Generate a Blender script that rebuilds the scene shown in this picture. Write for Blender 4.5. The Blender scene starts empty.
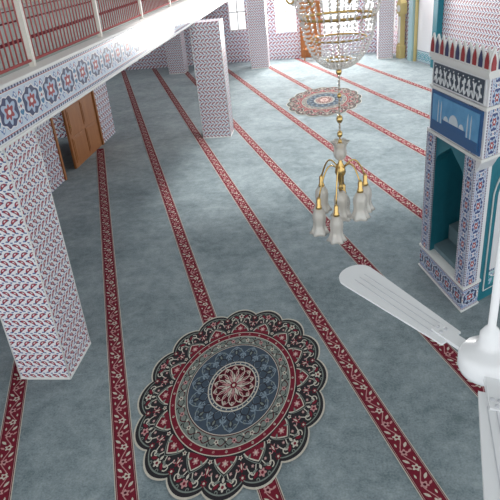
import bpy, bmesh, math, random
from mathutils import Vector, Matrix
random.seed(3)
sc=bpy.context.scene
sc.view_settings.view_transform='Standard'
col=sc.collection
pi=math.pi

# ------------------------------------------------------------------ node helpers
class X:
    def __init__(s,nt,o): s.nt=nt; s.o=o
    def m(s,op,*a): return mth(s.nt,op,s,*a)
    def __add__(s,b): return s.m('ADD',b)
    def __radd__(s,b): return s.m('ADD',b)
    def __sub__(s,b): return s.m('SUBTRACT',b)
    def __rsub__(s,b): return mth(s.nt,'SUBTRACT',b,s)
    def __mul__(s,b): return s.m('MULTIPLY',b)
    def __rmul__(s,b): return s.m('MULTIPLY',b)
    def __truediv__(s,b): return s.m('DIVIDE',b)
    def __neg__(s): return s.m('MULTIPLY',-1.0)
    def lt(s,b): return s.m('LESS_THAN',b)
    def gt(s,b): return s.m('GREATER_THAN',b)
    def sin(s): return s.m('SINE')
    def cos(s): return s.m('COSINE')
    def abs(s): return s.m('ABSOLUTE')
    def fr(s): return s.m('FRACT')
    def fl(s): return s.m('FLOOR')
    def sq(s): return s.m('MULTIPLY',s)
    def sqrt(s): return s.m('SQRT')
    def mn(s,b): return s.m('MINIMUM',b)
    def mx(s,b): return s.m('MAXIMUM',b)
def mth(nt,op,*a):
    n=nt.nodes.new('ShaderNodeMath'); n.operation=op
    for i,v in enumerate(a):
        if isinstance(v,X): nt.links.new(v.o,n.inputs[i])
        else: n.inputs[i].default_value=float(v)
    return X(nt,n.outputs[0])
def c4(c): return (c[0],c[1],c[2],1.0)
def mixc(nt,fac,a,b):
    n=nt.nodes.new('ShaderNodeMixRGB')
    for i,v in ((0,fac),(1,a),(2,b)):
        if isinstance(v,X): nt.links.new(v.o,n.inputs[i])
        elif i==0: n.inputs[0].default_value=v
        else: n.inputs[i].default_value=c4(v)
    return X(nt,n.outputs[0])
def mat(name,base=(.8,.8,.8),rough=.6,metal=0.,spec=.4,**kw):
    m=bpy.data.materials.new(name); m.use_nodes=True
    b=m.node_tree.nodes['Principled BSDF']
    b.inputs['Base Color'].default_value=c4(base)
    b.inputs['Roughness'].default_value=rough
    b.inputs['Metallic'].default_value=metal
    b.inputs['Specular IOR Level'].default_value=spec
    for k,v in kw.items(): b.inputs[k.replace('_',' ')].default_value=v
    return m
def noisy(name,a,b,scale,rough=.7,detail=4,metal=0.,bump=0.,stretch=None,spec=.3):
    m=mat(name,a,rough,metal,spec); nt=m.node_tree; bs=nt.nodes['Principled BSDF']
    tc=nt.nodes.new('ShaderNodeTexCoord'); mp=nt.nodes.new('ShaderNodeMapping')
    nt.links.new(tc.outputs['Object'],mp.inputs[0])
    if stretch: mp.inputs['Scale'].default_value=stretch
    n=nt.nodes.new('ShaderNodeTexNoise'); n.inputs['Scale'].default_value=scale; n.inputs['Detail'].default_value=detail
    nt.links.new(mp.outputs[0],n.inputs['Vector'])
    c=mixc(nt,X(nt,n.outputs[0]),a,b); nt.links.new(c.o,bs.inputs['Base Color'])
    if bump:
        bp=nt.nodes.new('ShaderNodeBump'); bp.inputs['Strength'].default_value=bump
        nt.links.new(n.outputs[0],bp.inputs['Height']); nt.links.new(bp.outputs[0],bs.inputs['Normal'])
    return m
def uvx(nt):
    n=nt.nodes.new('ShaderNodeUVMap'); s=nt.nodes.new('ShaderNodeSeparateXYZ')
    nt.links.new(n.outputs[0],s.inputs[0]); return X(nt,s.outputs[0]),X(nt,s.outputs[1])

WHITE=(.80,.80,.82); NAVY=(.035,.045,.13); RED=(.36,.03,.035); BLUE=(.09,.18,.42); TEAL=(.03,.30,.34)
def tile_mat(name,cell=.11,ground=WHITE):
    m=mat(name,ground,.3,0,.5); nt=m.node_tree; u,v=uvx(nt)
    s=1/cell; V=v*s; par=(V.fl()*.5).fr()*2.0
    x=((u*s+par*.5).fr())-.5; y=V.fr()-.5; sg=par*2.0-1.0
    c,sn=math.cos(.62),math.sin(.62)
    x2=x*c+sg*y*sn; y2=y*c-sg*x*sn
    yy=y2+x2*x2*.7-.05
    e=(x2/.50).sq()+(yy/.18).sq()
    cc=mixc(nt,e.lt(1.2),ground,(.03,.04,.14))
    cc=mixc(nt,e.lt(.68),cc,(.40,.03,.04))
    cc=mixc(nt,e.lt(.10),cc,ground)
    d=(x.abs()-.5).sq()+(y.abs()-.5).sq()
    cc=mixc(nt,d.lt(.028),cc,(.08,.13,.33))
    nt.links.new(cc.o,nt.nodes['Principled BSDF'].inputs['Base Color']); return m
def arab_mat(name,period=.5,height=.55,v0=0.,swap=False,ground=(.60,.68,.78),edge=RED,med=NAVY,med2=(.05,.20,.38)):
    """running arabesque band: lobed medallions, scrolls and borders.  u along band, v across (0..height)"""
    m=mat(name,ground,.28,0,.5); nt=m.node_tree; u,v=uvx(nt)
    if swap: u,v=v,u
    y=(v-v0)/height-.5
    asp=period/height
    x=((u/period).fr()-.5)*asp
    cc=mixc(nt,0.0,ground,ground)
    ph=u*(2*pi/period)
    for amp,k,f,w,c in ((.20,1,0,.028,BLUE),(-.20,1,0,.028,BLUE),(.28,2,.8,.024,RED),(-.28,2,.8,.018,BLUE),(.12,3,.4,.02,NAVY)):
        yy=(y-(ph*k+f).sin()*amp).abs()
        cc=mixc(nt,yy.lt(w),cc,c)
    lx=((u/(period/4)).fr()-.5)*asp/4; ly=y.abs()-.27
    e=(lx*.8+ly*.6).sq()/.0018+(ly*.8-lx*.6).sq()/.007
    cc=mixc(nt,e.lt(1.),cc,BLUE); cc=mixc(nt,e.lt(.35),cc,WHITE)
    x3=asp*.5-x.abs(); th=mth(nt,'ARCTAN2',y,x3); r=(x3.sq()+y.sq()).sqrt()
    k=r+ (th*6.0).cos()*.018
    cc=mixc(nt,k.lt(.20),cc,WHITE); cc=mixc(nt,k.lt(.175),cc,med2); cc=mixc(nt,(r+(th*5.0).cos()*.035).lt(.10),cc,WHITE); cc=mixc(nt,r.lt(.035),cc,RED)
    th=mth(nt,'ARCTAN2',y,x); r=(x.sq()*.55+y.sq()).sqrt(); k=r+(th*8.0).cos()*.02
    cc=mixc(nt,k.lt(.33),cc,WHITE); cc=mixc(nt,k.lt(.30),cc,med)
    cc=mixc(nt,(r+(th*6.0).cos()*.05).lt(.21),cc,(.45,.56,.7)); cc=mixc(nt,(r+(th*6.0).cos()*.03).lt(.13),cc,edge); cc=mixc(nt,r.lt(.05),cc,WHITE)
    a=y.abs()
    cc=mixc(nt,a.gt(.385),cc,WHITE); cc=mixc(nt,a.gt(.40),cc,edge)
    dots=((u*(2*pi/(period/8))).sin()).gt(.1)
    cc=mixc(nt,a.gt(.415),cc,mixc(nt,dots,NAVY,(.50,.56,.68)))
    cc=mixc(nt,a.gt(.475),cc,WHITE)
    nt.links.new(cc.o,nt.nodes['Principled BSDF'].inputs['Base Color']); return m

# ------------------------------------------------------------------ mesh helpers
def box_uv(bm):
    uv=bm.loops.layers.uv.verify()
    for f in bm.faces:
        n=f.normal; ax=max(range(3),key=lambda i:abs(n[i]))
        for l in f.loops:
            c=l.vert.co
            l[uv].uv=(c.y,c.z) if ax==0 else ((c.x,c.z) if ax==1 else (c.x,c.y))
def finish(name,bm,mats,parent=None,M=None,smooth=False,uv=True,bevel=0,pre=None):
    bmesh.ops.recalc_face_normals(bm,faces=bm.faces); bm.normal_update()
    if uv: box_uv(bm)
    if pre is not None:
        bm.transform(pre); bmesh.ops.recalc_face_normals(bm,faces=bm.faces)
    me=bpy.data.meshes.new(name); bm.to_mesh(me); bm.free()
    if not isinstance(mats,(list,tuple)): mats=[mats]
    for m in mats: me.materials.append(m)
    if smooth:
        for p in me.polygons: p.use_smooth=True
    o=bpy.data.objects.new(name,me); col.objects.link(o)
    if M is not None: o.matrix_world=M
    if parent: o.parent=parent
    if bevel:
        b=o.modifiers.new('bevel','BEVEL'); b.width=bevel; b.segments=2
    return o
def box(bm,lo,hi,mi=0):
    vs=[bm.verts.new((x,y,z)) for x in (lo[0],hi[0]) for y in (lo[1],hi[1]) for z in (lo[2],hi[2])]
    for q in ((0,1,3,2),(4,6,7,5),(0,4,5,1),(2,3,7,6),(0,2,6,4),(1,5,7,3)):
        f=bm.faces.new([vs[i] for i in q]); f.material_index=mi
def empty(name,loc=(0,0,0)):
    e=bpy.data.objects.new(name,None); e.location=loc; e.empty_display_size=.2; col.objects.link(e); return e
def lathe(bm,prof,seg=24,c=(0,0,0),mi=0,scallop=0,k=6,M=None):
    rings=[]
    for j,(r,z) in enumerate(prof):
        ring=[]
        for i in range(seg):
            t=2*pi*i/seg; rr=r*(1+(scallop*math.cos(k*t)*(j/len(prof)) if scallop else 0))
            p=Vector((rr*math.cos(t),rr*math.sin(t),z))
            if M is not None: p=M@p
            ring.append(bm.verts.new(p+Vector(c)))
        rings.append(ring)
    for a,b in zip(rings,rings[1:]):
        for i in range(seg):
            f=bm.faces.new((a[i],a[(i+1)%seg],b[(i+1)%seg],b[i])); f.material_index=mi; f.smooth=True
    return rings
def tube(bm,pts,r,seg=8,mi=0):
    pts=[Vector(p) for p in pts]; prev=None
    for i,p in enumerate(pts):
        d=(pts[min(i+1,len(pts)-1)]-pts[max(i-1,0)]).normalized()
        a=d.orthogonal().normalized() if prev is None else (prev-d*prev.dot(d)).normalized()
        prev=a; b=d.cross(a)
        rr=r[i] if isinstance(r,(list,tuple)) else r
        ring=[bm.verts.new(p+(a*math.cos(2*pi*k/seg)+b*math.sin(2*pi*k/seg))*rr) for k in range(seg)]
        if i:
            for k in range(seg):
                f=bm.faces.new((last[k],last[(k+1)%seg],ring[(k+1)%seg],ring[k])); f.material_index=mi; f.smooth=True
        else: bm.faces.new(ring[::-1]).material_index=mi
        last=ring
    bm.faces.new(last).material_index=mi
def ball(bm,c,r,mi=0,sub=1,sz=1):
    M=Matrix.Translation(Vector(c))@Matrix.Diagonal((1,1,sz,1))
    res=bmesh.ops.create_icosphere(bm,subdivisions=sub,radius=r,matrix=M)
    for v in res['verts']:
        for f in v.link_faces: f.material_index=mi; f.smooth=True
def wall(name,p0,p1,h,th,holes,m,z0=0,flip=False):
    """upright wall, inner face on the line p0->p1, holes (s0,s1,za,zb) along it"""
    p0=Vector((*p0,0)); p1=Vector((*p1,0)); d=(p1-p0); L=d.length; d.normalize(); n=Vector((-d.y,d.x,0))
    if flip: n=-n
    M=Matrix(((d.x,n.x,0,p0.x),(d.y,n.y,0,p0.y),(0,0,1,0),(0,0,0,1)))
    bm=bmesh.new(); xs=sorted(set([0,L]+[a for q in holes for a in q[:2]]))
    for a,b in zip(xs,xs[1:]):
        mid=(a+b)/2; hs=sorted([q for q in holes if q[0]<mid<q[1]],key=lambda q:q[2]); z=z0
        for q in hs:
            if q[2]>z: box(bm,(a,0,z),(b,th,q[2]))
            z=q[3]
        if z<h: box(bm,(a,0,z),(b,th,h))
    return finish(name,bm,m,pre=M)

# ------------------------------------------------------------------ materials
m_col=tile_mat('tile_tulip_column',.100,(.84,.84,.86))
m_wallt=tile_mat('tile_tulip_wall',.16,(.82,.82,.86))
m_wallp=tile_mat('tile_pink_wall',.16,(.86,.82,.84))
m_fascia=arab_mat('tile_arabesque_fascia',.52,.50)
m_plinth=arab_mat('tile_arabesque_plinth',.30,.34,ground=(.30,.38,.56),med=NAVY)
m_pier=arab_mat('tile_arabesque_pier',.27,.26,swap=True,ground=(.50,.56,.68),med=(.03,.06,.22),med2=(.04,.12,.30))
m_cream=mat('painted_cream',(.78,.75,.68),.5)
m_white=mat('painted_white',(.80,.80,.78),.45)
m_redp=mat('painted_red_metal',(.42,.10,.10),.4)
m_teal=noisy('teal_panel',(.012,.14,.19),(.025,.22,.28),9,.4)
m_tealw=mat('teal_white_tile',(.38,.56,.60),.3)
m_step=noisy('step_carpet',(.13,.20,.23),(.19,.27,.30),30,.9)
m_wood=noisy('door_wood',(.30,.11,.035),(.48,.20,.07),7,.45,stretch=(1,1,.15))
m_gold=mat('brass',(.72,.50,.20),.25,1.0)
m_gold2=mat('gold_paint',(.62,.50,.22),.4)
m_cryst=mat('crystal',(.98,.96,.92),.05,0,1.,Transmission_Weight=.55,IOR=1.45)
m_shade=mat('tulip_glass',(.97,.94,.88),.08,0,1.,Transmission_Weight=.55)
m_fan=mat('fan_white_enamel',(.80,.81,.83),.25,0,.5)
m_fang=mat('fan_groove',(.55,.56,.60),.4)
m_dark=mat('interior_shade_dark',(.03,.025,.022),.9)

# carpet
m_floor=mat('carpet_blue_grey',(.2,.3,.3),.95,0,.1); nt=m_floor.node_tree; bs=nt.nodes['Principled BSDF']
tc=nt.nodes.new('ShaderNodeTexCoord')
def nz(scale,det,rough=.6,dist=0):
    n=nt.nodes.new('ShaderNodeTexNoise'); n.inputs['Scale'].default_value=scale; n.inputs['Detail'].default_value=det; n.inputs['Roughness'].default_value=rough; n.inputs['Distortion'].default_value=dist
    nt.links.new(tc.outputs['Object'],n.inputs['Vector']); return X(nt,n.outputs[0])
a=nz(.8,7,.7,.6); b=nz(5.5,8,.8); c=nz(48,4,.7)
k=((a-.5)*2.0+(b-.5)*2.2+(c-.5)*1.6+.5).mx(0.).mn(1.)
cc=mixc(nt,k,(.118,.160,.176),(.295,.352,.372)); nt.links.new(cc.o,bs.inputs['Base Color'])
bs.inputs['Sheen Weight'].default_value=.25; bs.inputs['Sheen Roughness'].default_value=.4
bp=nt.nodes.new('ShaderNodeBump'); bp.inputs['Strength'].default_value=.4; bp.inputs['Distance'].default_value=.01
nt.links.new(c.o,bp.inputs['Height']); nt.links.new(bp.outputs[0],bs.inputs['Normal'])
def carp(n,c): 
    return noisy(n,tuple(x*.75 for x in c),tuple(min(1,x*1.25) for x in c),60,.95,spec=.1)
K=dict(red=carp('yarn_crimson',(.165,.016,.030)),dred=carp('yarn_maroon',(.075,.009,.016)),cream=carp('yarn_cream',(.54,.51,.44)),
 pink=carp('yarn_pink',(.48,.26,.26)),black=carp('yarn_black',(.028,.026,.030)),slate=carp('yarn_slate',(.058,.080,.110)),
 sage=carp('yarn_sage',(.19,.22,.20)),lblue=carp('yarn_lightblue',(.20,.26,.31)),olive=carp('yarn_olive',(.22,.20,.10)))
KN=list(K); KM=[K[k] for k in KN]

# ------------------------------------------------------------------ room shell
HC=6.5
EX=math.radians(20.1); SP=Vector((math.cos(EX),math.sin(EX))); SD=Vector((-math.sin(EX),math.cos(EX)))
bm=bmesh.new()
vs=[bm.verts.new((x,y,0)) for x,y in ((-10,-3),(12,-3),(12,4),(2.95,27.05),(-10,27.05))]
bm.faces.new(vs); fl=finish('floor',bm,m_floor)
winb=((2.0,2.4,.9,3.6),(-1.85,-.95,1.15,3.6),(-3.9,-3.15,1.35,3.6),(.2,1.7,.9,3.6),(-8.6,-7.6,1.3,2.7))
wall('wall_back',(2.9,27),(-10,27),HC,.3,[((2.9-b),(2.9-a),z0,z1) for a,b,z0,z1 in winb],m_wallt,flip=True)
q0=SP*12+SD*24.35; q1=SP*12+SD*4
wall('wall_qibla',(q1.x,q1.y),(q0.x,q0.y),HC,.3,[(2.,3.5,1.2,3.6),(6.5,8.,1.2,3.6),(11.0,12.0,1.2,3.6),(19.3,19.9,.9,3.6)],m_wallp,flip=True)
wall('wall_left',(-6.1,4.0),(-6.1,16.4),3.0,.22,[(8.45,11.3,0,2.3)],m_wallt)
wall('wall_left_return',(-6.33,16.4),(-10,16.4),3.0,.22,[],m_wallt)
wall('wall_far_left',(-10,16.4),(-10,27),3.0,.25,[(1,4.6,.7,2.7),(6.,9.5,.7,2.7)],m_wallt)
bm=bmesh.new()
box(bm,(-10,-3,HC),(12,9.5,HC+.3)); box(bm,(-10,26.5,HC),(12,27.5,HC+.3)); box(bm,(-10,9.5,HC),(-3.2,26.5,HC+.3)); box(bm,(10,9.5,HC),(12,26.5,HC+.3))  # unseen slab; opening shaped to light the far floor and darken the near part
finish('light_shaping_ceiling',bm,m_white)

def window(name,c,w,h,ang):
    bm=bmesh.new(); t=.05
    for s in (-1,1): box(bm,(s*w/2-t/2,-.03,-h/2),(s*w/2+t/2,.03,h/2))
    for z in (-h/2,-h/6,h/6,h/2): box(bm,(-w/2,-.025,z-t/2),(w/2,.025,z+t/2))
    box(bm,(-.02,-.025,-h/2),(.02,.025,h/2))
    finish(name,bm,m_white,M=Matrix.Translation(Vector(c))@Matrix.Rotation(ang,4,'Z'))
i=1
for a,b,z0,z1 in winb:
    window('window_%d'%i,((a+b)/2,27.15,(z0+z1)/2),b-a-.02,z1-z0-.02,0); i+=1
for s0,s1,z0,z1 in ((11.0,12.0,1.2,3.6),(19.3,19.9,.9,3.6)):
    p=q1+SD*((s0+s1)/2)+SP*.15; window('window_%d'%i,(p.x,p.y,(z0+z1)/2),s1-s0-.02,z1-z0-.02,EX+pi/2); i+=1

d=empty('door_1',(-6.1,14.0,0))
bm=bmesh.new()
for y in (-1.55,1.22): box(bm,(-.2,y,0),(.03,y+.08,2.3))
box(bm,(-.2,-1.55,2.22),(.03,1.3,2.3)); finish('frame',bm,m_wood,d)
def leaf(bm,w,h):
    box(bm,(-.03,0,0),(.03,w,h))
    for z0,z1 in ((.12,.75),(.85,1.45),(1.55,h-.1)):
        for a in (.1,w/2+.04):
            b=a+w/2-.14
            box(bm,(.03,a,z0),(.045,b,z1)); box(bm,(.045,a+.05,z0+.05),(.055,b-.05,z1-.05))
    ball(bm,(.07,.07,1.05),.03,1)
bm=bmesh.new(); leaf(bm,1.95,2.2); finish('leaf_closed',bm,[m_wood,m_gold],d,M=Matrix.Translation((-.04,-.74,0)),bevel=.006)
bm=bmesh.new(); leaf(bm,.70,2.2); finish('leaf_open',bm,[m_wood,m_gold],d,M=Matrix.Translation((-.2,-1.44,0))@Matrix.Rotation(math.radians(100),4,'Z'))
bm=bmesh.new(); box(bm,(-1.9,-1.7,0.0),(-1.8,1.5,2.6)); box(bm,(-1.9,-1.7,0),(-.23,-1.6,2.6)); finish('recess_shade_back',bm,m_dark,d)  # near-black colour stands in for the shade inside the doorway

# ------------------------------------------------------------------ columns
def column(x0,x1,y0,y1,h,name='tiled_column'):
    bm=bmesh.new(); cx,cy=(x0+x1)/2,(y0+y1)/2; a,b=(x1-x0)/2,(y1-y0)/2
    box(bm,(-a,-b,0),(a,b,h)); 
    for sx in (-1,1):
        for sy in (-1,1):
            tube(bm,[(sx*a,sy*b,0),(sx*a,sy*b,h)],.009,6,1)
    box(bm,(-a-.008,-b-.008,0),(a+.008,b+.008,.03),1)
    return finish(name,bm,[m_col,m_white],M=Matrix.Translation((cx,cy,0)))
column(-3.80,-3.16,5.30,6.02,2.98)
column(-3.22,-2.46,15.28,15.9,2.98)
column(-2.85,-2.12,25.1,25.8,2.98)
column(-6.45,-5.75,25.2,25.9,2.98)
column(2.42,3.0,25.3,25.9,HC)

# ------------------------------------------------------------------ gallery balcony
g=empty('gallery_balcony')
bm=bmesh.new(); box(bm,(-9.9,3.2,3.02),(-3.16,26.9,3.5)); finish('slab',bm,m_white,g)
bm=bmesh.new(); box(bm,(0,0,0),(.04,23.7,.50)); finish('fascia',bm,m_fascia,g,M=Matrix.Translation((-3.16,3.2,3.0)))
bm=bmesh.new(); box(bm,(-3.3,3.2,3.5),(-3.06,26.9,3.54)); box(bm,(-3.2,3.2,2.965),(-3.10,26.9,3.0)); finish('ledge',bm,m_white,g,bevel=.01)
m_gal=noisy('gallery_carpet',(.42,.47,.46),(.56,.60,.57),6,.9)
bm=bmesh.new(); box(bm,(-9.9,3.2,3.5),(-3.3,26.9,3.515),0)
for k in range(3): box(bm,(-8.9+k*2.0,3.3,3.515),(-8.65+k*2.0,26.8,3.52),1)
finish('gallery_carpet',bm,[m_gal,K['red']],g)
wall('wall_gallery',(-9.9,3.2),(-9.9,26.9),HC,.2,[(k*3+1,k*3+2.6,3.9,5.4) for k in range(7)],m_cream,z0=3.5)
r=empty('balcony_railing',(-3.2,0,3.54))
bm=bmesh.new(); y=3.3; n=0
while y<26.8:
    if n%22==8: box(bm,(-.03,y-.03,0),(.03,y+.03,1.0),1)
    else: tube(bm,[(0,y,.06),(0,y,.92)],.010,6,0)
    y+=.105; n+=1
tube(bm,[(0,3.2,.07),(0,26.9,.07)],.016,6,0); tube(bm,[(0,3.2,.93),(0,26.9,.93)],.03,8,1); tube(bm,[(0,3.2,.80),(0,26.9,.80)],.014,6,0)
finish('bars',bm,[m_redp,m_cream],r)

# ------------------------------------------------------------------ flat drawing helper for carpet ornament
class Flat:
    def __init__(s,A,o): s.bm=bmesh.new(); s.A=A; s.o=o
    def P(s,x,y,z): q=s.A@Vector((x,y))+s.o; return s.bm.verts.new((q.x,q.y,z))
    def poly(s,pts,c,z):
        f=s.bm.faces.new([s.P(x,y,z) for x,y in pts]); f.material_index=KN.index(c)
    def disc(s,r,c,z,x=0,y=0,n=24): s.poly([(x+r*math.cos(2*pi*i/n),y+r*math.sin(2*pi*i/n)) for i in range(n)],c,z)
    def ring(s,r0,r1,c,z,n=96,f=None):
        f=f or (lambda t:1)
        A=[s.P(r0*f(2*pi*i/n)*math.cos(2*pi*i/n),r0*f(2*pi*i/n)*math.sin(2*pi*i/n),z) for i in range(n)]
        B=[s.P(r1*f(2*pi*i/n)*math.cos(2*pi*i/n),r1*f(2*pi*i/n)*math.sin(2*pi*i/n),z) for i in range(n)]
        for i in range(n):
            s.bm.faces.new((A[i],A[(i+1)%n],B[(i+1)%n],B[i])).material_index=KN.index(c)
    def rib(s,pts,w,c,z):
        L=[];R=[]
        for i,(x,y) in enumerate(pts):
            a=pts[max(i-1,0)]; b=pts[min(i+1,len(pts)-1)]; dx,dy=b[0]-a[0],b[1]-a[1]; l=math.hypot(dx,dy) or 1
            L.append(s.P(x-dy/l*w,y+dx/l*w,z)); R.append(s.P(x+dy/l*w,y-dx/l*w,z))
        for i in range(len(pts)-1): s.bm.faces.new((R[i],R[i+1],L[i+1],L[i])).material_index=KN.index(c)
    def flower(s,x,y,r,c1,c2,z,n=5,a0=0):
        s.poly([(x+r*(1+.28*math.cos(n*t))*math.cos(t+a0)/1.28,y+r*(1+.28*math.cos(n*t))*math.sin(t+a0)/1.28) for t in [2*pi*i/(n*6) for i in range(n*6)]],c1,z)
        s.disc(r*.35,c2,z+.0008,x,y,8)
    def leaf(s,x,y,a,l,w,c,z):
        p=[]
        for t in (0,.25,.5,.75): p.append((t*l,w*math.sin(pi*t)))
        for t in (1,.75,.5,.25): p.append((t*l,-w*math.sin(pi*t)))
        s.poly([(x+u*math.cos(a)-v*math.sin(a),y+u*math.sin(a)+v*math.cos(a)) for u,v in p],c,z)
    def done(s,name):
        for f in s.bm.faces: 
            f.normal_update()
            if f.normal.z<0: f.normal_flip()
        me=bpy.data.meshes.new(name); s.bm.to_mesh(me); s.bm.free()
        for m in KM: me.materials.append(m)
        o=bpy.data.objects.new(name,me); col.objects.link(o); o.parent=fl; return o

Ms=Matrix(((SP.x,SD.x),(SP.y,SD.y)))
ends={-1.78:12.8,-.575:16.0}
for sp in (-1.78,-.575,.73,2.12,3.32,5.0,6.7,8.3,9.9):
    e=ends.get(sp,(26.95-.344*sp)/.939)
    F=Flat(Ms,SP*sp)
    y0=1.0
    F.poly([(-.112,y0),(.112,y0),(.112,e),(-.112,e)],'cream',.004)
    F.poly([(-.102,y0),(.102,y0),(.102,e),(-.102,e)],'dred',.0055)
    F.poly([(-.080,y0),(.080,y0),(.080,e),(-.080,e)],'red',.007)
    F.rib([(-.091,y0),(-.091,e)],.0035,'pink',.0062); F.rib([(.091,y0),(.091,e)],.0035,'pink',.0062)
    P=.40; y=y0
    N=int((e-y0)/P)
    F.rib([(.038*math.sin(2*pi*t/12),y0+P*t/12) for t in range(N*12+1)],.005,'pink',.0085)
    for k in range(N):
        yb=y0+P*k
        for s_,yy in ((1,yb+P*.25),(-1,yb+P*.75)):
            F.flower(s_*.012,yy,.046,'cream' if s_>0 else 'pink','red' if s_>0 else 'dred',.010,5,yy)
            F.leaf(-s_*.02,yy+.06,pi/2+s_*.7,.08,.016,'cream',.0092)
            F.leaf(-s_*.03,yy-.01,pi/2+s_*.9,.06,.012,'pink',.0094)
            F.leaf(s_*.05,yy+.08,pi/2,.05,.010,'cream',.0094)
    F.done('carpet_border_stripe')

def medallion(cx,cy,a,b):
    t=math.radians(-4.8); c,s=math.cos(t),math.sin(t)
    A=Matrix(((c,-s),(s,c)))@Matrix(((a,0),(0,b)))
    F=Flat(A,Vector((cx,cy))); z=.012; n=16
    lob=lambda t:.925+.075*abs(math.sin(n/2*t))**.8
    F.poly([(1.0*lob(2*pi*i/256)*math.cos(2*pi*i/256),1.0*lob(2*pi*i/256)*math.sin(2*pi*i/256)) for i in range(256)],'cream',z)
    F.poly([(.982*lob(2*pi*i/256)*math.cos(2*pi*i/256),.982*lob(2*pi*i/256)*math.sin(2*pi*i/256)) for i in range(256)],'black',z+.0015)
    F.ring(.940,.952,'sage',z+.0022,256,lob)
    pol=lambda r,t:(r*math.cos(t),r*math.sin(t))
    def spiral(cx_,cy_,r,a0,dr,c,w,z,turn=5.2):
        F.rib([(cx_+r*(1-.8*w_/14)*math.cos(a0+dr*turn*w_/14),cy_+r*(1-.8*w_/14)*math.sin(a0+dr*turn*w_/14)) for w_ in range(15)],w,c,z)
    for i in range(n):
        t=2*pi*(i+.5)/n
        q=[]
        for k in range(13):
            u=k/12*2-1; rr=.675+.115*(1-abs(u))**.75; q.append(pol(rr,t+u*.150))
        F.poly(q+[pol(.665,t+.1),pol(.66,t),pol(.665,t-.1)],'red',z+.003)
        F.rib(q,.0055,'cream',z+.004); F.rib([(x*1.03,y*1.03) for x,y in q],.0035,'sage',z+.0041)
        F.flower(*pol(.715,t),.032,'pink','cream',z+.005,6,t)
        F.flower(*pol(.892,t),.038,'pink' if i%2 else 'cream','red',z+.0052,5,t)
        F.leaf(*pol(.815,t),t,.05,.012,'cream',z+.0045)
        for s_ in (-1,1):
            F.leaf(*pol(.865,t+s_*.035),t+s_*1.0,.065,.015,'red',z+.004)
            F.leaf(*pol(.70,t+s_*.06),t+s_*.9,.05,.010,'sage',z+.0045)
            F.leaf(*pol(.845,t+s_*.03),t+s_*1.4,.06,.011,'sage',z+.0045)
            x,y=pol(.865,t+s_*.105); spiral(x,y,.034,t,s_,'cream',.0048,z+.0038)
            x,y=pol(.785,t+s_*.150); spiral(x,y,.032,t+pi,-s_,'pink',.0046,z+.0040)
            x,y=pol(.925,t+s_*.06); spiral(x,y,.020,t,-s_,'sage',.0038,z+.0042)
            F.flower(*pol(.805,t+s_*.075),.015,'pink','cream',z+.0056,5,t)
            F.rib([pol(.80+.075*math.sin(w*.42),t+s_*(.035+.014*w)) for w in range(9)],.0045,'cream',z+.0036)
        t2=2*pi*i/n
        F.flower(*pol(.862,t2),.030,'red','cream',z+.0055,6,t2)
        F.flower(*pol(.70,t2),.022,'cream','red',z+.0055,5,t2)
        F.leaf(*pol(.73,t2),t2,.095,.018,'red',z+.0048); F.leaf(*pol(.745,t2),t2,.055,.008,'cream',z+.005)
    F.disc(.655,'cream',z+.006,n=96); F.disc(.647,'red',z+.0068,n=96)
    for i in range(32):
        t=2*pi*i/32
        F.flower(*pol(.622,t),.013,'cream' if i%2 else 'pink','dred',z+.0085,5,t)
    F.disc(.600,'cream',z+.0076,n=96); F.disc(.592,'sage',z+.0084,n=96)
    for i in range(20):
        t=2*pi*i/20
        F.flower(*pol(.540,t),.026,'cream' if i%2 else 'pink','dred',z+.0105,5,t)
        F.rib([pol(.540+.032*math.sin(w*pi/5),t+w*2*pi/200) for w in range(11)],.005,'dred',z+.0095)
        F.rib([pol(.540-.032*math.sin(w*pi/5),t+w*2*pi/200) for w in range(11)],.004,'black',z+.0097)
        F.leaf(*pol(.56,t+pi/20),t+.6,.035,.008,'black',z+.0099); F.leaf(*pol(.50,t+pi/20),t+.6,.035,.008,'cream',z+.0099)
    F.disc(.49,'dred',z+.0092,n=96); F.disc(.482,'cream',z+.0096,n=96); F.disc(.475,'slate',z+.010,n=96)
    for i in range(14):
        t=2*pi*i/14
        for s_ in (-1,1):
            F.rib([pol(.26+.2*w/12,t+s_*.22*math.sin(w*pi/12)) for w in range(13)],.0045,'lblue',z+.0112)
            F.rib([pol(.27+.16*w/10,t+s_*(.05+.10*math.sin(w*.62))) for w in range(11)],.0045,'black',z+.0116)
            F.leaf(*pol(.34,t+s_*.12),t+s_*.8,.05,.011,'lblue',z+.012)
            x,y=pol(.41,t+s_*.10); spiral(x,y,.024,t,s_,'sage',.0035,z+.0118)
        F.flower(*pol(.435,t),.020,'lblue','slate',z+.0125,6,t)
        F.flower(*pol(.33,t+pi/14),.020,'lblue','black',z+.0125,6,t)
        F.leaf(*pol(.36,t),t,.05,.010,'sage',z+.012)
    F.disc(.270,'cream',z+.0118,n=72); F.disc(.258,'slate',z+.0122,n=72); F.disc(.238,'cream',z+.0125,n=72); F.disc(.226,'dred',z+.0132,n=72)
    for i in range(28): F.disc(.007,'cream',z+.0128,*pol(.248,2*pi*i/28),6)
    for i in range(14):
        t=2*pi*i/14
        F.rib([pol(.05+.165*w/8,t+.3*math.sin(w*pi/8)) for w in range(9)],.005,'pink',z+.0142)
        F.rib([pol(.05+.165*w/8,t-.3*math.sin(w*pi/8)) for w in range(9)],.005,'cream',z+.0142)
        F.flower(*pol(.190,t),.018,'cream','red',z+.015,5,t)
        F.leaf(*pol(.02,t),t,.11,.012,'pink' if i%2 else 'cream',z+.015)
    F.disc(.035,'red',z+.016,n=16); F.disc(.016,'cream',z+.0168,n=12)
    F.done('carpet_medallion')
medallion(-1.10,5.16,1.09,1.62)
medallion(.12,18.75,1.2,1.95)

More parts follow.
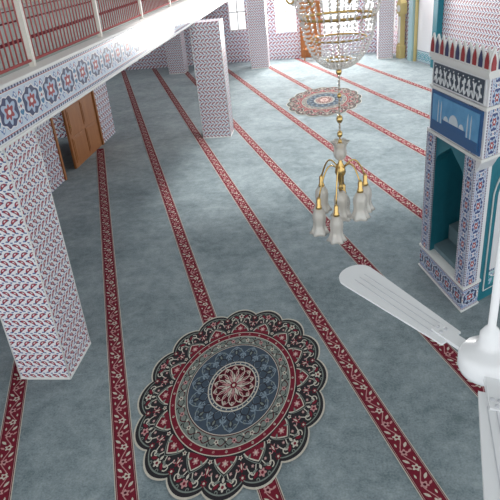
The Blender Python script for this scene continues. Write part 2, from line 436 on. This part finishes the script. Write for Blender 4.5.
# ------------------------------------------------------------------ minbar (pulpit with portal)
mb=empty('minbar_pulpit')
R0=Vector((1.77,6.65)); e1=Vector((-.255,.967)); e2=Vector((.775,.632))
MB=Matrix(((e1.x,e2.x,0,R0.x),(e1.y,e2.y,0,R0.y),(0,0,1,0),(0,0,0,1)))
W=1.335
def part(name,bm,m,smooth=False,M=None): return finish(name,bm,m,mb,pre=MB if M is None else MB@M,smooth=smooth)
bm=bmesh.new(); box(bm,(0,0,0),(W,.32,.34)); part('plinth',bm,m_plinth)
bm=bmesh.new(); box(bm,(-.02,-.02,.34),(W+.02,.34,.37)); box(bm,(-.02,-.02,0),(W+.02,.34,.02)); part('plinth_trim',bm,m_white)
bm=bmesh.new(); box(bm,(0.002,0.002,.37),(.26,.32,2.15)); part('pier_near',bm,m_pier)
bm=bmesh.new(); box(bm,(0,0,.37),(.26,.32,2.15)); part('pier_far',bm,m_pier,M=Matrix.Translation((W-.26,0,0)))
def arch_poly(x0,x1,zb,zt,rise,n=14):
    pts=[(x0,zt),(x0,zb)]
    for i in range(n+1):
        u=i/n; x=x0+(x1-x0)*u; s_=1-abs(2*u-1); z=zb+rise*(s_**.45*.8+.2*s_**2.2)
        pts.append((x,z))
    pts+=[(x1,zb),(x1,zt)]
    return pts
def extr(bm,pts,y0,y1,mi=0):
    A=[bm.verts.new((x,y0,z)) for x,z in pts]; B=[bm.verts.new((x,y1,z)) for x,z in pts]
    bm.faces.new(A).material_index=mi; bm.faces.new(B[::-1]).material_index=mi; n=len(pts)
    for i in range(n):
        try: bm.faces.new((A[i],B[i],B[(i+1)%n],A[(i+1)%n])).material_index=mi
        except: pass
bm=bmesh.new(); p=arch_poly(.26,W-.26,1.72,2.15,.33); p=[p[0]]+p[2:-2]+[p[-1]]
extr(bm,p,.03,.27); part('arch_spandrel',bm,m_teal)
bm=bmesh.new(); tube(bm,[(x,.02,z) for x,z in arch_poly(.26,W-.26,1.72,2.15,.33)[1:-1]],.012,6); part('arch_moulding',bm,m_white)
H0,H1=-.15,W-.10
bm=bmesh.new(); box(bm,(H0,-.02,2.15),(H1,.34,3.10)); part('head_block',bm,m_pier)
bm=bmesh.new(); extr(bm,[(0,1.95),(0,2.15),(H0,2.15)],.0,.32); part('hood_bracket',bm,m_plinth)
bm=bmesh.new()
for z in (2.15,2.74,3.08): box(bm,(H0-.02,-.05,z-.018),(H1+.02,.36,z+.018))
part('string_courses',bm,m_white)
m_sky=noisy('mosaic_sky',(.05,.24,.50),(.22,.50,.76),8,.3)
m_mos=mat('mosaic_white',(.66,.74,.80),.3); m_mosd=mat('mosaic_blue',(.03,.12,.30),.3)
S0=H0+.05; S1=H1-.05; mid=(S0+S1)/2
bm=bmesh.new(); box(bm,(S0,-.04,2.19),(S1,-.02,2.70),2); box(bm,(S0+.05,-.048,2.23),(S1-.05,-.04,2.66),0)
box(bm,(S0+.05,-.05,2.23),(S1-.05,-.048,2.33),2)
box(bm,(mid-.30,-.054,2.33),(mid+.30,-.05,2.39),2)
for cx,rr in ((mid,.12),(mid-.2,.06),(mid+.2,.06)):
    extr(bm,[(cx+rr*math.cos(pi*i/12),2.39+rr*math.sin(pi*i/12)) for i in range(13)],-.056,-.05,1)
for x in (mid-.42,mid-.34,mid+.34,mid+.42): extr(bm,[(x-.010,2.33),(x+.010,2.33),(x+.010,2.55),(x,2.61),(x-.010,2.55)],-.056,-.05,1)
part('mosaic_picture',bm,[m_sky,m_mos,m_mosd])
m_cal=mat('calligraphy_ground',(.06,.085,.12),.3); m_calw=mat('calligraphy_script',(.86,.88,.9),.3)
bm=bmesh.new(); box(bm,(S0,-.04,2.77),(S1,-.02,3.06),1); box(bm,(S0+.025,-.05,2.79),(S1-.025,-.04,3.04),0)
random.seed(11)
for k in range(10):
    x=S0+.09+k*(S1-S0-.17)/9.4; h=random.uniform(.09,.16)
    tube(bm,[(x,-.056,2.84),(x+.014,-.056,2.84+h)],.0125,5,1)
    tube(bm,[(x-.035+.10*t/8,-.056,2.845+.036*math.sin(t*.9+k)) for t in range(9)],.0125,5,1)
    tube(bm,[(x-.02+.07*t/6,-.056,2.95+.035*math.sin(t*1.1+2*k)) for t in range(7)],.010,5,1)
    ball(bm,(x+.04,-.056,3.01),.011,1)
part('calligraphy_panel',bm,[m_cal,m_calw])
bm=bmesh.new(); box(bm,(H0-.04,-.08,3.10),(H1+.04,.42,3.15)); part('cornice',bm,m_white)
bm=bmesh.new()
def palm(cx,w,h,z): return [(cx-w/2,z),(cx+w/2,z),(cx+w/2,z+h*.45),(cx+w*.3,z+h*.75),(cx,z+h),(cx-w*.3,z+h*.75),(cx-w/2,z+h*.45)]
n=11; w=(H1-H0+.06)/n
for k in range(n):
    cx=H0-.03+w*(k+.5); extr(bm,palm(cx,w*.98,.24,3.15),-.07,-.04,0); extr(bm,palm(cx,w*.60,.17,3.17),-.08,-.07,1+(k%2))
for k in range(4):
    cy=-.07+.12*(k+.5)
    for xx,ww,hh,mi,dx in ((H0-.03,.118,.24,0,.03),(H0-.04,.075,.17,1+k%2,.01)):
        pts=palm(cy,ww,hh,3.15); A=[bm.verts.new((xx,y,z)) for y,z in pts]; B=[bm.verts.new((xx+dx,y,z)) for y,z in pts]
        bm.faces.new(A).material_index=mi; bm.faces.new(B[::-1]).material_index=mi
        for i in range(len(pts)): bm.faces.new((A[i],B[i],B[(i+1)%len(pts)],A[(i+1)%len(pts)])).material_index=mi
m_cr=mat('crest_red',RED,.4); m_cn=mat('crest_navy',NAVY,.4)
part('cresting',bm,[m_white,m_cr,m_cn])
bm=bmesh.new()
for k in range(9): box(bm,(.27,.12+k*.3,0 if k==0 else .37),(W-.27,.12+(k+1)*.3,.44+k*.22))
part('steps',bm,m_step)
def sidepoly(bm,pts,x0,x1,mi=0):
    A=[bm.verts.new((x0,y,z)) for y,z in pts]; B=[bm.verts.new((x1,y,z)) for y,z in pts]; n=len(pts)
    bm.faces.new(A).material_index=mi; bm.faces.new(B[::-1]).material_index=mi
    for i in range(n): bm.faces.new((A[i],B[i],B[(i+1)%n],A[(i+1)%n])).material_index=mi
fp=[(.32,0),(3.1,0),(3.1,3.6),(2.6,3.6),(.32,2.05)]
for x0,x1,nm in ((0.02,.24,'flank_near'),(W-.24,W-.02,'flank_far')):
    bm=bmesh.new(); sidepoly(bm,fp,x0,x1); part(nm,bm,m_teal)
bm=bmesh.new(); box(bm,(.25,.03,.37),(.27,.32,2.15)); box(bm,(W-.27,.03,.37),(W-.25,.32,2.15)); part('jamb_lining',bm,m_teal)
bm=bmesh.new()
def ar(y0,y1,z0,z1): 
    m_=(y0+y1)/2; w=(y1-y0)/2; h=w*1.2
    return [(y0,z0),(y1,z0)]+[(m_+w*math.cos(t*pi/2/6),z1-h+h*math.sin(t*pi/2/6)**1.3) for t in range(7)]+[(m_-w*math.cos(t*pi/2/6),z1-h+h*math.sin(t*pi/2/6)**1.3) for t in range(5,-1,-1)]
for k in range(4):
    y0=.42+k*.66; z1=1.85+k*.42
    sidepoly(bm,ar(y0,y0+.54,.14,z1),.0,.02,0); sidepoly(bm,ar(y0+.02,y0+.52,.16,z1-.03),-.006,.0,1)
    sidepoly(bm,ar(y0+.08,y0+.46,.22,z1-.11),-.012,-.006,2)
m_geo=arab_mat('tile_geometric_teal',.3,.46,v0=.0,ground=(.40,.60,.63),med=TEAL,edge=TEAL,med2=(.04,.30,.36))
part('flank_niches',bm,[m_white,m_teal,m_geo])

# ------------------------------------------------------------------ mihrab, clock, background pieces
def onq(s): p=SP*11.98+SD*s; return Matrix.Translation((p.x,p.y,0))@Matrix.Rotation(EX+pi/2,4,'Z')
mh=empty('mihrab_niche')
bm=bmesh.new()
box(bm,(-1.05,0,0),(-.75,.22,4.2),0); box(bm,(.75,0,0),(1.05,.22,4.2),1); box(bm,(-1.05,0,3.6),(1.05,.22,4.2),0)
box(bm,(-.75,.0,0),(.75,.03,3.6),1)
extr(bm,[(-.6,0),(.6,0),(.6,2.0)]+[(.6*math.cos(t*pi/12),2.0+.7*math.sin(t*pi/12)) for t in range(1,12)]+[(-.6,2.0)],.03,.05,2)
box(bm,(-.72,.05,0),(-.62,.14,2.6),3); box(bm,(.62,.05,0),(.72,.14,2.6),3)
finish('mihrab_body',bm,[m_teal,m_tealw,m_geo,m_gold2],mh,M=onq(20.9))
ck=empty('standing_clock'); bm=bmesh.new()
box(bm,(-.16,.05,0),(.16,.30,.5),0); box(bm,(-.12,.08,.5),(.12,.27,1.7),0); box(bm,(-.18,.05,1.7),(.18,.32,2.1),0)
extr(bm,[(-.18,2.1),(.18,2.1),(0,2.3)],.06,.31,0); box(bm,(-.08,.27,.6),(.08,.28,1.6),1)
extr(bm,[(.13*math.cos(2*pi*i/20),1.9+.13*math.sin(2*pi*i/20)) for i in range(20)],.32,.33,1)
finish('clock_case',bm,[m_gold2,m_white],ck,M=onq(22.6))
le=empty('wooden_lectern',(-.35,26.2,0)); bm=bmesh.new()
for x in (-.3,.26):
    for y in (-.2,.16): box(bm,(x,y,0),(x+.05,y+.05,1.0))
box(bm,(-.32,-.22,.45),(.33,.23,.5)); box(bm,(-.32,-.22,.95),(.33,.23,1.0))
extr(bm,[(-.3,1.0),(.3,1.0),(.3,1.5),(0,1.62),(-.3,1.5)],.17,.21)
finish('stand',bm,m_wood,le,bevel=.005)
d2=empty('door_2',(-.35,26.99,0)); bm=bmesh.new(); box(bm,(-.45,-.06,0),(.45,0,2.3))
for x in (-.38,.04):
    for z in (.1,.85,1.6): box(bm,(x,-.08,z),(x+.34,-.06,z+.62))
finish('leaf',bm,m_wood,d2,bevel=.006)

# ------------------------------------------------------------------ chandelier
CX,CY=.19,6.0
ch=empty('crystal_chandelier',(CX,CY,0))
bm=bmesh.new()
tube(bm,[(0,0,2.62),(0,0,HC)],.006,8,0)
def torus(bm,R,z,r,mi=0,seg=40):
    lathe(bm,[(R+r*math.cos(2*pi*k/8),z+r*math.sin(2*pi*k/8)) for k in range(9)],seg,mi=mi)
torus(bm,.35,3.86,.014); torus(bm,.27,3.66,.009); torus(bm,.42,4.12,.014); torus(bm,.12,3.46,.01)
for z,r in ((3.34,.03),(3.10,.022),(2.86,.035),(2.70,.03),(2.62,.022)): ball(bm,(0,0,z),r,0,2,1.3)
lathe(bm,[(0,HC-.12),(.06,HC-.1),(.09,HC-.02),(.09,HC)],24)
finish('brass_frame',bm,[m_gold],ch)
bm=bmesh.new()
for k in range(32):
    t=2*pi*k/32
    for j in range(17):
        u=j/16; rr=.35*math.cos(u*pi/2*.95)+.005; z=3.86-.48*math.sin(u*pi/2)
        ball(bm,(rr*math.cos(t),rr*math.sin(t),z),.0130,0,1)
    for j in range(9):
        u=j/8; rr=.35+.07*u; z=3.86+.26*u-.07*math.sin(pi*u)
        ball(bm,(rr*math.cos(t),rr*math.sin(t),z),.0125,0,1)
    for j in range(3): ball(bm,(.43*math.cos(t),.43*math.sin(t),4.08-j*.04),.012,0,1,1.5)
    ball(bm,(.36*math.cos(t),.36*math.sin(t),3.81),.011,0,1,2.2)
for k in range(22):
    t=2*pi*k/22
    for j in range(12):
        u=j/11; ball(bm,((.08+.30*u*u)*math.cos(t),(.08+.30*u*u)*math.sin(t),4.8-.68*u),.012,0,1)
for z in [3.36-.036*i for i in range(20)]: ball(bm,(0,0,z),.016,0,1)
finish('crystal_strands',bm,m_cryst,ch)
def bell(bm,c,s,sz,up=False,mi=0,k=6):
    pr=[(.018,0),(.032,-.008),(.046,-.03),(.050,-.06),(.044,-.09),(.046,-.115),(.058,-.14),(.072,-.158)]
    if up: pr=[(r,-z) for r,z in pr]
    lathe(bm,[(r*s,z*sz) for r,z in pr],30,c,mi,.16,k)
bm=bmesh.new(); bg=bmesh.new()
for k in range(8):
    t=2*pi*k/8+.2; R=.52
    tube(bg,[((.38+(R-.38)*u)*math.cos(t),(.38+(R-.38)*u)*math.sin(t),4.12-.10*math.sin(pi*u)-.02*u) for u in [i/8 for i in range(9)]],.009,6)
    lathe(bg,[(.0,4.09),(.035,4.10),(.03,4.125),(.015,4.14)],14,(R*math.cos(t),R*math.sin(t),0))
    bell(bm,(R*math.cos(t),R*math.sin(t),4.13),.9,.9,True)
lathe(bg,[(.0,2.62),(.03,2.60),(.045,2.56),(.02,2.50),(.018,2.40),(.05,2.34),(.06,2.28),(.03,2.21),(.02,2.12),(.03,2.09),(.0,2.05)],20)
spec=[(.35,.29,2.08),(1.40,.24,1.92),(2.45,.27,2.06),(3.50,.26,1.90),(4.45,.22,1.86),(5.50,.28,2.12)]
for t,R,zz in spec:
    P=[]
    for i in range(13):
        u=i/12; P.append((R*(u**.8)*math.cos(t),R*(u**.8)*math.sin(t),2.30+.12*math.sin(pi*u)-(2.30-zz-.10)*u**2))
    tube(bg,P,.009,6)
    x,y=R*math.cos(t),R*math.sin(t)
    lathe(bg,[(.0,zz+.14),(.010,zz+.13),(.024,zz+.11),(.024,zz+.04),(.030,zz+.03),(.036,zz),(.026,zz-.012)],14,(x,y,0))
    bell(bm,(x,y,zz),1.45,1.9)
    ball(bm,(x,y,zz-.09),.022,0,2,1.8)
bell(bm,(0,0,2.06),1.5,1.9)
bell(bm,(0,0,2.42),1.3,1.3,True)
gs=finish('glass_shades',bm,m_shade,ch,smooth=True); finish('brass_arms',bg,m_gold,ch,smooth=True)
md=gs.modifiers.new('s','SOLIDIFY'); md.thickness=.003

# ------------------------------------------------------------------ ceiling fan
FX,FY,FZ=.49,1.49,3.30
fn=empty('ceiling_fan',(FX,FY,FZ))
bm=bmesh.new()
lathe(bm,[(.0,-.06),(.03,-.058),(.055,-.045),(.080,-.03),(.088,-.01),(.088,.03),(.075,.05),(.045,.06),(.032,.075),(.032,.11),(.020,.13),(.012,.14),(.012,HC-FZ-.12),(.05,HC-FZ-.1),(.07,HC-FZ),(.0,HC-FZ)],40)
finish('motor_and_rod',bm,m_fan,fn,smooth=True)
for k,ang in enumerate((123.7,262,8)):
    bm=bmesh.new(); r0,r1=.15,.73
    n=10
    wid=lambda r:.042+.030*min(1,(r-r0)/.5)
    top=[(r,wid(r)) for r in [r0+(r1-.07-r0)*i/n for i in range(n+1)]]
    rw=wid(r1-.07); cap=[(r1-.07+.07*math.sin(t*pi/16),rw*math.cos(t*pi/16)) for t in range(1,8)]
    up=top+cap+[(r1,0)]
    out=up+[(x,-y) for x,y in up[-2::-1]]
    A=[bm.verts.new((x,y,.004)) for x,y in out]; B=[bm.verts.new((x,y,-.004)) for x,y in out]
    bm.faces.new(A); bm.faces.new(B[::-1]); m_=len(out)
    for i in range(m_): bm.faces.new((A[i],B[i],B[(i+1)%m_],A[(i+1)%m_]))
    for yy in (-.024,.0,.024): box(bm,(r0+.06,yy-.0010,.004),(r1-.09,yy+.0010,.006),1)
    box(bm,(.07,-.02,-.004),(.22,.02,.012)); 
    for x,y in ((.185,.01),(.185,-.01),(.21,0)): lathe(bm,[(.0,.018),(.006,.017),(.006,.011)],8,(x,y,0),1)
    finish('blade_%d'%(k+1),bm,[m_fan,m_fang],fn,M=Matrix.Rotation(math.radians(ang),4,'Z')@Matrix.Rotation(math.radians(-10),4,'X'))

# ------------------------------------------------------------------ lights
w=bpy.data.worlds.new('World'); sc.world=w; w.use_nodes=True
w.node_tree.nodes['Background'].inputs[0].default_value=(.95,.98,1,1); w.node_tree.nodes['Background'].inputs[1].default_value=1.5
s=bpy.data.lights.new('sun_light','SUN'); s.energy=3.0; s.angle=math.radians(22); s.color=(1,.97,.93)
so=bpy.data.objects.new('sun_light',s); col.objects.link(so); so.rotation_euler=Vector((-.05,.12,-.98)).to_track_quat('-Z','Y').to_euler()
def daylight(name,loc,to,sx,sy,e):
    l=bpy.data.lights.new(name,'AREA'); l.shape='RECTANGLE'; l.size=sx; l.size_y=sy; l.energy=e; l.color=(1,.98,.95)
    o=bpy.data.objects.new(name,l); col.objects.link(o); o.location=loc; o.rotation_euler=(Vector(to)-Vector(loc)).to_track_quat('-Z','Y').to_euler()
for k,(a,b,z0,z1) in enumerate((winb[1],winb[3])):
    daylight('window_daylight',((a+b)/2,27.4,(z0+z1)/2),((a+b)/2,20,.5),b-a,z1-z0,500)

# ------------------------------------------------------------------ camera
hd=Vector((-.14489,.98945,0)); rt=Vector((.98945,.14489,0)); th=math.radians(27.396)
n_=-hd*math.sin(th)-Vector((0,0,1))*math.cos(th); fw=hd*math.cos(th)-Vector((0,0,1))*math.sin(th)
xi=rt*.9953+n_*.09684; yi=-rt*.09684+n_*.9953
cam=bpy.data.cameras.new('camera'); cam.lens=578*36/500; cam.sensor_width=36; cam.clip_start=.05; cam.clip_end=200
co=bpy.data.objects.new('camera',cam); col.objects.link(co)
u_=-yi; b_=-fw
co.matrix_world=Matrix(((xi.x,u_.x,b_.x,0),(xi.y,u_.y,b_.y,0),(xi.z,u_.z,b_.z,4.5),(0,0,0,1)))
sc.camera=co
